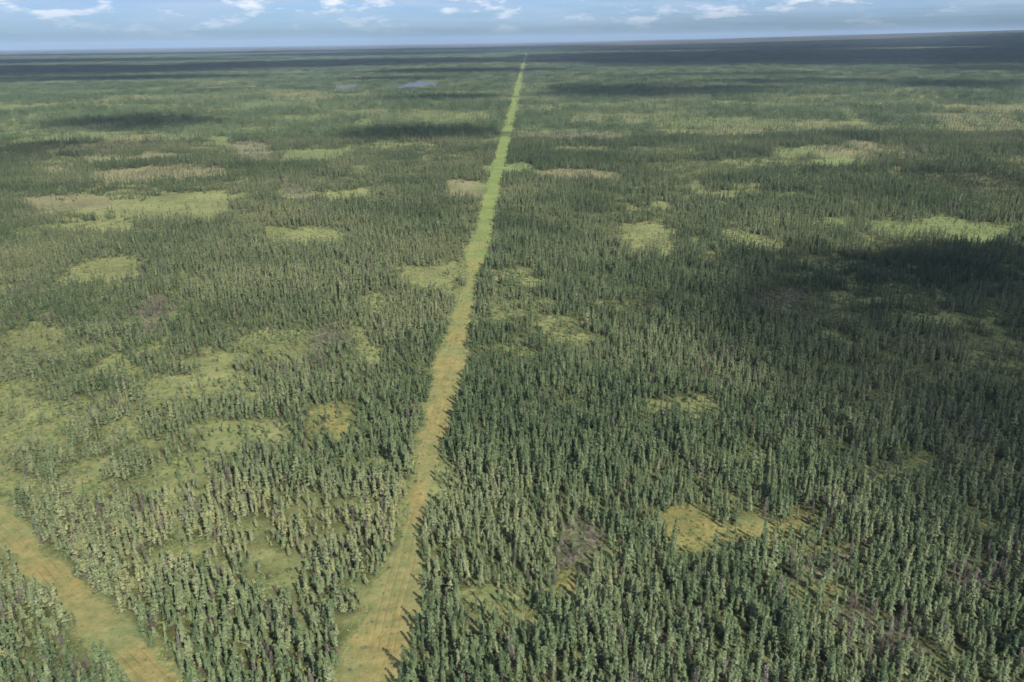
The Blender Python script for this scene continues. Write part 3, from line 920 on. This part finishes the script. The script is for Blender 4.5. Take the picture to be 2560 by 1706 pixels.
for i in rows:
    fm = FORMS[form[i]]
    root = link(bpy.data.objects.new('black_spruce', None))
    root.empty_display_size = 0.5
    root.location, root.rotation_euler, root.scale = PT[i], RT[i], SC[i]
    leanw = ' leaning' if np.hypot(*lean[i]) > 0.11 else ''
    near_w = ' beside a dead one' if neighbour(i) else ' standing apart' if crowd(i) < 2 else ' in a clump' if crowd(i) > 6 else ''
    root['label'] = trim('%s %s %s%s spruce%s %s' % (size_word(height[i]), fm['word'], hue_word(tint[i]), leanw, near_w, place_words(i)))
    root['category'] = 'spruce tree'
    root['group'] = 'black spruces of the foreground'
    for nm, key in (('trunk', 'trunk'), ('crown', 'crown'), ('dead_twigs', 'twigs')):
        ch = link(bpy.data.objects.new(nm, fm[key]), root)
        ch['tint'] = float(tint[i])
for i in drows:
    fm = DEAD[form[i] % 4]
    root = link(bpy.data.objects.new('dead_spruce', None))
    root.empty_display_size = 0.5
    root.location, root.rotation_euler, root.scale = PT[i], RT[i], SC[i]
    near_w = ' beside another dead one' if neighbour(i) else ' standing apart' if crowd(i) < 2 else ' in a clump' if crowd(i) > 6 else ''
    branch_w = ('well-branched', 'thinly-branched', 'bushy', 'pole-like')[form[i] % 4]
    leanw = ' leaning' if np.hypot(*lean[i]) > 0.11 else ''
    root['label'] = trim('%s %s %s%s dead spruce%s %s' % (size_word(height[i]), branch_w, 'grey' if tint[i] > 0.45 else 'brown-grey', leanw, near_w, place_words(i)))
    root['category'] = 'dead tree'
    root['group'] = 'dead spruces of the foreground'
    for nm, key in (('trunk', 'trunk'), ('bare_branches', 'twigs')):
        ch = link(bpy.data.objects.new(nm, fm[key]), root)
        ch['tint'] = float(tint[i])

# ------------------------------------------------------------------ the rest of the wood
m = ~single & ~isdead
scatter('spruce_forest', [f['all'] for f in FORMS], PT[m], RT[m], SC[m], form[m], tint[m], 'dense black spruce forest covering the plain', 'forest')
m = ~single & isdead
scatter('dead_spruce_forest', [f['all'] for f in DEAD], PT[m], RT[m], SC[m], form[m] % 4, tint[m], 'bare grey dead spruces scattered through the forest', 'dead trees')

# low shrubs and hummock plants
X2, Y2, rng2 = wedge(88.0, 520.0, 1.05, 2)
o2, k2 = openings(X2, Y2)
e2 = line_edge(X2, Y2)
n2 = fbm(X2 / 7.0, Y2 / 7.0, 131, 3)
pk = 0.36 + 1.1 * (n2 - 0.5) + 0.25 * o2
pk = np.where(e2 < 0, np.where(e2 > -1.8, 0.50, 0.34) + 0.6 * (n2 - 0.5), pk)
pk = pk * np.clip(1.25 - Y2 / 700.0, 0.3, 1) + 0.4 * k2['p']
kk = rng2.random(X2.shape) < pk
X2, Y2, o2, n2, e2 = X2[kk], Y2[kk], o2[kk], n2[kk], e2[kk]
kp2 = k2['p'][kk]
n = len(X2)
s2 = rng2.uniform(0.45, 1.25, n) * np.where(e2 < 0, 0.55, 1.0 - 0.35 * o2)
t2 = np.clip(0.40 + 1.0 * (fbm(X2 / 30.0, Y2 / 30.0, 137, 3) - 0.5) + rng2.normal(0, 0.2, n) + 0.1 * o2, 0, 1)
i2 = np.where(rng2.random(n) < 0.07 + 0.6 * kp2, 3, rng2.integers(0, 3, n))
scatter('low_shrubs', BUSH, np.stack([X2, Y2, terrain(X2, Y2) - 0.05], -1), np.stack([np.zeros(n), np.zeros(n), rng2.uniform(0, 6.283, n)], -1),
        np.stack([s2, s2, s2 * rng2.uniform(0.6, 1.2, n)], -1), i2, t2, 'low bog shrubs and hummocks between the spruces', 'shrubs')

# far wood, in plots whose stocking follows the same density map
PTS, ROT, SCL, IDX, TNT = [], [], [], [], []
PROT = []
for lvl, (y0, y1, size, sd) in enumerate(((NEAR_END, 2000.0, 10.0, 11), (2000.0, 4400.0, 22.0, 12), (4400.0, 13000.0, 62.0, 13))):
    base = len(PROT)
    per = size * size * 0.17
    for k in range(8):
        PROT.append(far_patch(500 + lvl * 10 + k, size * 1.1, int(per * (0.30, 0.55, 0.8, 1.05)[k // 2]), (0.12, 0.05)[k % 2]))
    fx_, fy_, rg = wedge(y0, y1, size, sd)
    fx_ = fx_ + 0.0
    dn, oo, kq, ee = density(fx_, fy_)
    dn = np.where(ee < size * 0.42 - 2.0, 0.0, dn)
    kpn = dn > 0.1
    fx_, fy_, dn = fx_[kpn], fy_[kpn], dn[kpn]
    q = np.clip(((dn + rg.normal(0, 0.08, dn.shape)) * 4.2).astype(int), 0, 3) * 2 + rg.integers(0, 2, dn.shape)
    PTS.append(np.stack([fx_, fy_, terrain(fx_, fy_)], -1))
    ROT.append(np.stack([fx_ * 0, fx_ * 0, rg.integers(0, 4, dn.shape) * math.pi / 2], -1))
    SCL.append(np.stack([fx_ * 0 + 1, fx_ * 0 + 1, rg.uniform(0.8, 1.15, dn.shape)], -1))
    IDX.append(q + base)
    TNT.append(np.clip(0.02 + 1.3 * (fbm(fx_ / 160.0, fy_ / 160.0, 97, 4) - 0.5) + rg.normal(0, 0.07, dn.shape), 0, 1))  # low tint paints in the self-shade that the simple far crowns lack
scatter('far_forest', PROT, np.concatenate(PTS), np.concatenate(ROT), np.concatenate(SCL), np.concatenate(IDX), np.concatenate(TNT),
        'far-off spruce forest fading into blue haze', 'forest')

# ------------------------------------------------------------------ logs
def log_thing(x, y, length, ang, tilt, rad, mat, label, stubs=5, seed=0, name='fallen_log', bow=0.0):
    rn = random.Random(seed)
    root = link(bpy.data.objects.new(name, None))
    z = float(terrain(np.array([x]), np.array([y]))[0])
    root.location = (x, y, z + rad * 0.8 + 0.05)
    root.rotation_euler = (0, -tilt, ang)
    pts = [(length * f, bow * math.sin(f * 3.14) + rn.uniform(-0.05, 0.05), rn.uniform(-0.03, 0.03)) for f in (0, 0.2, 0.45, 0.7, 1.0)]
    v, f = tube(pts, [rad, rad * 0.9, rad * 0.75, rad * 0.5, rad * 0.2], 7)
    me = mesh_np('trunk', v, np.array(f), [mat], None, True)
    ch = link(bpy.data.objects.new('trunk', me), root)
    ch['tint'] = rn.random()
    for k in range(stubs):
        u = rn.uniform(0.3, 0.95)
        j = min(3, int(u * 4))
        p = Vector((length * u, bow * math.sin(u * 3.14), 0))
        a = rn.uniform(0.1, 3.0)
        d = Vector((0.5, math.cos(a), math.sin(a))).normalized()
        v, f = tube([p, p + d * rn.uniform(0.3, 0.8)], [rad * 0.25, rad * 0.08], 4)
        cb = link(bpy.data.objects.new('branch_stub', mesh_np('branch_stub', v, np.array(f), [mat])), root)
        cb['tint'] = rn.random()
    root['label'] = label
    root['category'] = 'log' if name == 'fallen_log' else 'dead tree'
    return root


log_thing(-15.7, 204.3, 2.3, -0.33, 1.11, 0.09, M_PALE, 'short pale trunk leaning at the edge of the thick stand by the straight cut line', 4, 0, 'bleached_snag', 0.0)
log_thing(-10.9, 163.2, 3.7, 1.02, 0.47, 0.09, M_PALE, 'pale bleached trunk leaning low among grey scrub off the straight cut line', 4, 1, 'bleached_snag', 0.0)
log_thing(2.2, 159.2, 4.5, 0.38, 1.51, 0.09, M_PALE, 'bleached upright trunk without branches beside the grey scrub', 6, 2, 'bleached_snag', 0.0)
log_thing(18.0, 173.6, 7.0, -1.48, -0.01, 0.09, M_PALE, 'thin bowed pale trunk lying down a gap in the tall spruces', 4, 3, 'fallen_log', 0.2)
log_thing(25.2, 152.9, 5.8, 0.86, 0.57, 0.09, M_PALE, 'long pale trunk leaning beside the largest mossy opening', 4, 4, 'bleached_snag', 0.0)
log_thing(25.7, 153.8, 5.2, 0.81, 0.41, 0.09, M_PALE, 'thinner pale trunk leaning against its longer neighbour by the mossy opening', 4, 5, 'bleached_snag', 0.0)
log_thing(-37.1, 151.9, 5.9, 1.17, 0.00, 0.20, M_DARKWOOD, 'curved dark log lying across the edge of the straight cut line', 4, 6, 'fallen_log', 0.7)
log_thing(-32.2, 124.4, 1.7, 0.23, -0.03, 0.20, M_DARKWOOD, 'short thick dark log lying on the straight cut line', 4, 7, 'fallen_log', 0.0)
log_thing(-18.1, 146.2, 6.1, 0.19, 0.07, 0.20, M_DARKWOOD, 'long grey-brown trunk fallen flat at the foot of a spruce clump', 4, 8, 'fallen_log', 0.0)
log_thing(-1.2, 131.5, 4.5, 0.38, 1.51, 0.09, M_PALE, 'thin bleached upright trunk rising among yellow-green spruces', 6, 9, 'bleached_snag', 0.0)
log_thing(-102.2, 172.7, 4.2, 1.59, 0.17, 0.09, M_PALE, 'pale straight trunk lying in the open scrub between the trails', 4, 10, 'fallen_log', 0.0)
log_thing(-117.0, 195.0, 6.4, 1.66, 0.11, 0.09, M_PALE, 'pale thin trunk lying in dry grass between the trails', 4, 11, 'fallen_log', 0.0)
log_thing(-65.9, 130.8, 1.9, 1.32, 0.60, 0.09, M_PALE, 'short pale broken trunk among the spruces by the diagonal trail', 4, 12, 'fallen_log', 0.0)
log_thing(-99.6, 146.6, 2.4, 1.02, 0.08, 0.20, M_DARKWOOD, 'dark fallen branch sticking out onto the diagonal trail', 4, 13, 'fallen_log', 0.0)
log_thing(39.4, 116.5, 3.2, 0.42, 0.81, 0.09, M_PALE, 'pale grey trunk leaning in the stand below the grey dead patch', 4, 14, 'bleached_snag', 0.0)
log_thing(82.3, 184.5, 2.3, 0.16, 0.73, 0.09, M_PALE, 'short pale trunk leaning in the shaded stand above the mossy opening', 4, 15, 'bleached_snag', 0.0)
log_thing(70.9, 122.2, 4.5, 0.38, 1.51, 0.09, M_PALE, 'slim pale upright trunk beside a patch of dead spruces', 6, 16, 'bleached_snag', 0.0)
log_thing(49.4, 117.7, 2.4, 0.29, 1.07, 0.09, M_PALE, 'thin pale trunk leaning over low yellow shrubs', 4, 17, 'bleached_snag', 0.0)
log_thing(100.5, 357.5, 6.4, 0.88, 0.47, 0.09, M_PALE, 'grey broken trunk leaning in the far scrub patch inside the stand', 4, 18, 'bleached_snag', 0.0)
log_thing(104.6, 334.7, 4.3, 0.95, 0.45, 0.09, M_PALE, 'white bleached trunk leaning at the edge of the far scrub patch', 4, 19, 'bleached_snag', 0.0)
MARKER = (-31.5, 197.6)

mz = float(terrain(np.array([MARKER[0]]), np.array([MARKER[1]]))[0])
mroot = link(bpy.data.objects.new('marker_stake', None))
mroot.location = (MARKER[0], MARKER[1], mz)
v, f = tube([(0, 0, -0.1), (0.01, 0, 0.25), (0.03, 0.01, 0.42)], [0.07, 0.06, 0.05], 6)
ch = link(bpy.data.objects.new('post', mesh_np('post', v, np.array(f), [M_WHITE])), mroot)
v, f = tube([(0.03, 0.01, 0.42), (0.03, 0.01, 0.47), (0.03, 0.01, 0.50)], [0.09, 0.09, 0.02], 6)
ch = link(bpy.data.objects.new('cap', mesh_np('cap', v, np.array(f), [M_WHITE])), mroot)
mroot['label'] = 'small white stake standing on the straight cut line'
mroot['category'] = 'stake'


# ------------------------------------------------------------------ clouds that shade the country, and the air
def cloud_mat(dens):
    m, t = new_mat('cloud_vapour')
    v = t.n('ShaderNodeVolumePrincipled', Color=(1, 1, 1, 1), Density=dens)
    t.n('ShaderNodeOutputMaterial', Volume=v.outputs[0])
    return m


CLOUD_Z = 900.0
for i, (sx, sy, rx, ry, tau) in enumerate(CLOUD_SHADE):
    b = min(0.30 * min(rx, ry), 160.0)
    base = CLOUD_Z if rx < 1200 else 1100.0
    k = (base + b) / SUN_DIR.z
    cx, cy = sx + SUN_DIR.x * k, sy + SUN_DIR.y * k
    nu, nv = 64, 28
    th = np.linspace(0.02, math.pi - 0.02, nv)
    ph = np.linspace(0, 2 * math.pi, nu, endpoint=False)
    T, Pp = np.meshgrid(th, ph, indexing='ij')
    dx, dy, dz = np.sin(T) * np.cos(Pp), np.sin(T) * np.sin(Pp), np.cos(T)
    lump = 0.40 + 1.25 * fbm(dx * 2.6 + 9.0 + i * 3.7 + dz * 1.3, dy * 2.6 + 5.0 + dz * 0.7, 301 + i, 4)
    vx, vy, vz = dx * lump * rx, dy * lump * ry, np.where(dz > 0, dz * lump, dz * 0.35) * b * 1.4
    fc = grid_faces(nv, nu, True)
    V = np.stack([vx.ravel(), vy.ravel(), vz.ravel()], -1)
    top, bot = len(V), len(V) + 1
    V = np.concatenate([V, [[0, 0, V[:nu, 2].max()], [0, 0, V[-nu:, 2].min()]]])
    faces = [tuple(int(q) for q in f[::-1]) for f in fc] + [(j, (j + 1) % nu, top) for j in range(nu)] + [((nv - 1) * nu + (j + 1) % nu, (nv - 1) * nu + j, bot) for j in range(nu)]
    chord = 1.75 * b / SUN_DIR.z
    me = mesh_np('cloud', V, faces, [cloud_mat(tau / chord)], None, True)
    ob = link(bpy.data.objects.new('cloud', me))
    ob.location = (cx, cy, base + b * 0.5)
    ob['kind'] = 'structure'

hz, ht = new_mat('haze_air')
vol = ht.n('ShaderNodeVolumePrincipled', Color=(0.54, 0.74, 1.0, 1), Density=3.7e-5, Anisotropy=0.0)
ht.n('ShaderNodeOutputMaterial', Volume=vol.outputs[0])
B = 46000.0
zb, zt = -4.0, 300.0
bv = [(x, y, z) for z in (zb, zt) for x, y in ((-B, -B), (B, -B), (B, B), (-B, B))]
me = mesh_np('haze', bv, [(0, 3, 2, 1), (4, 5, 6, 7), (0, 1, 5, 4), (1, 2, 6, 5), (2, 3, 7, 6), (3, 0, 4, 7)], [hz])
haze = link(bpy.data.objects.new('haze', me))
haze['kind'] = 'stuff'
haze['label'] = 'thin blue haze lying over the whole plain'
haze['category'] = 'haze'
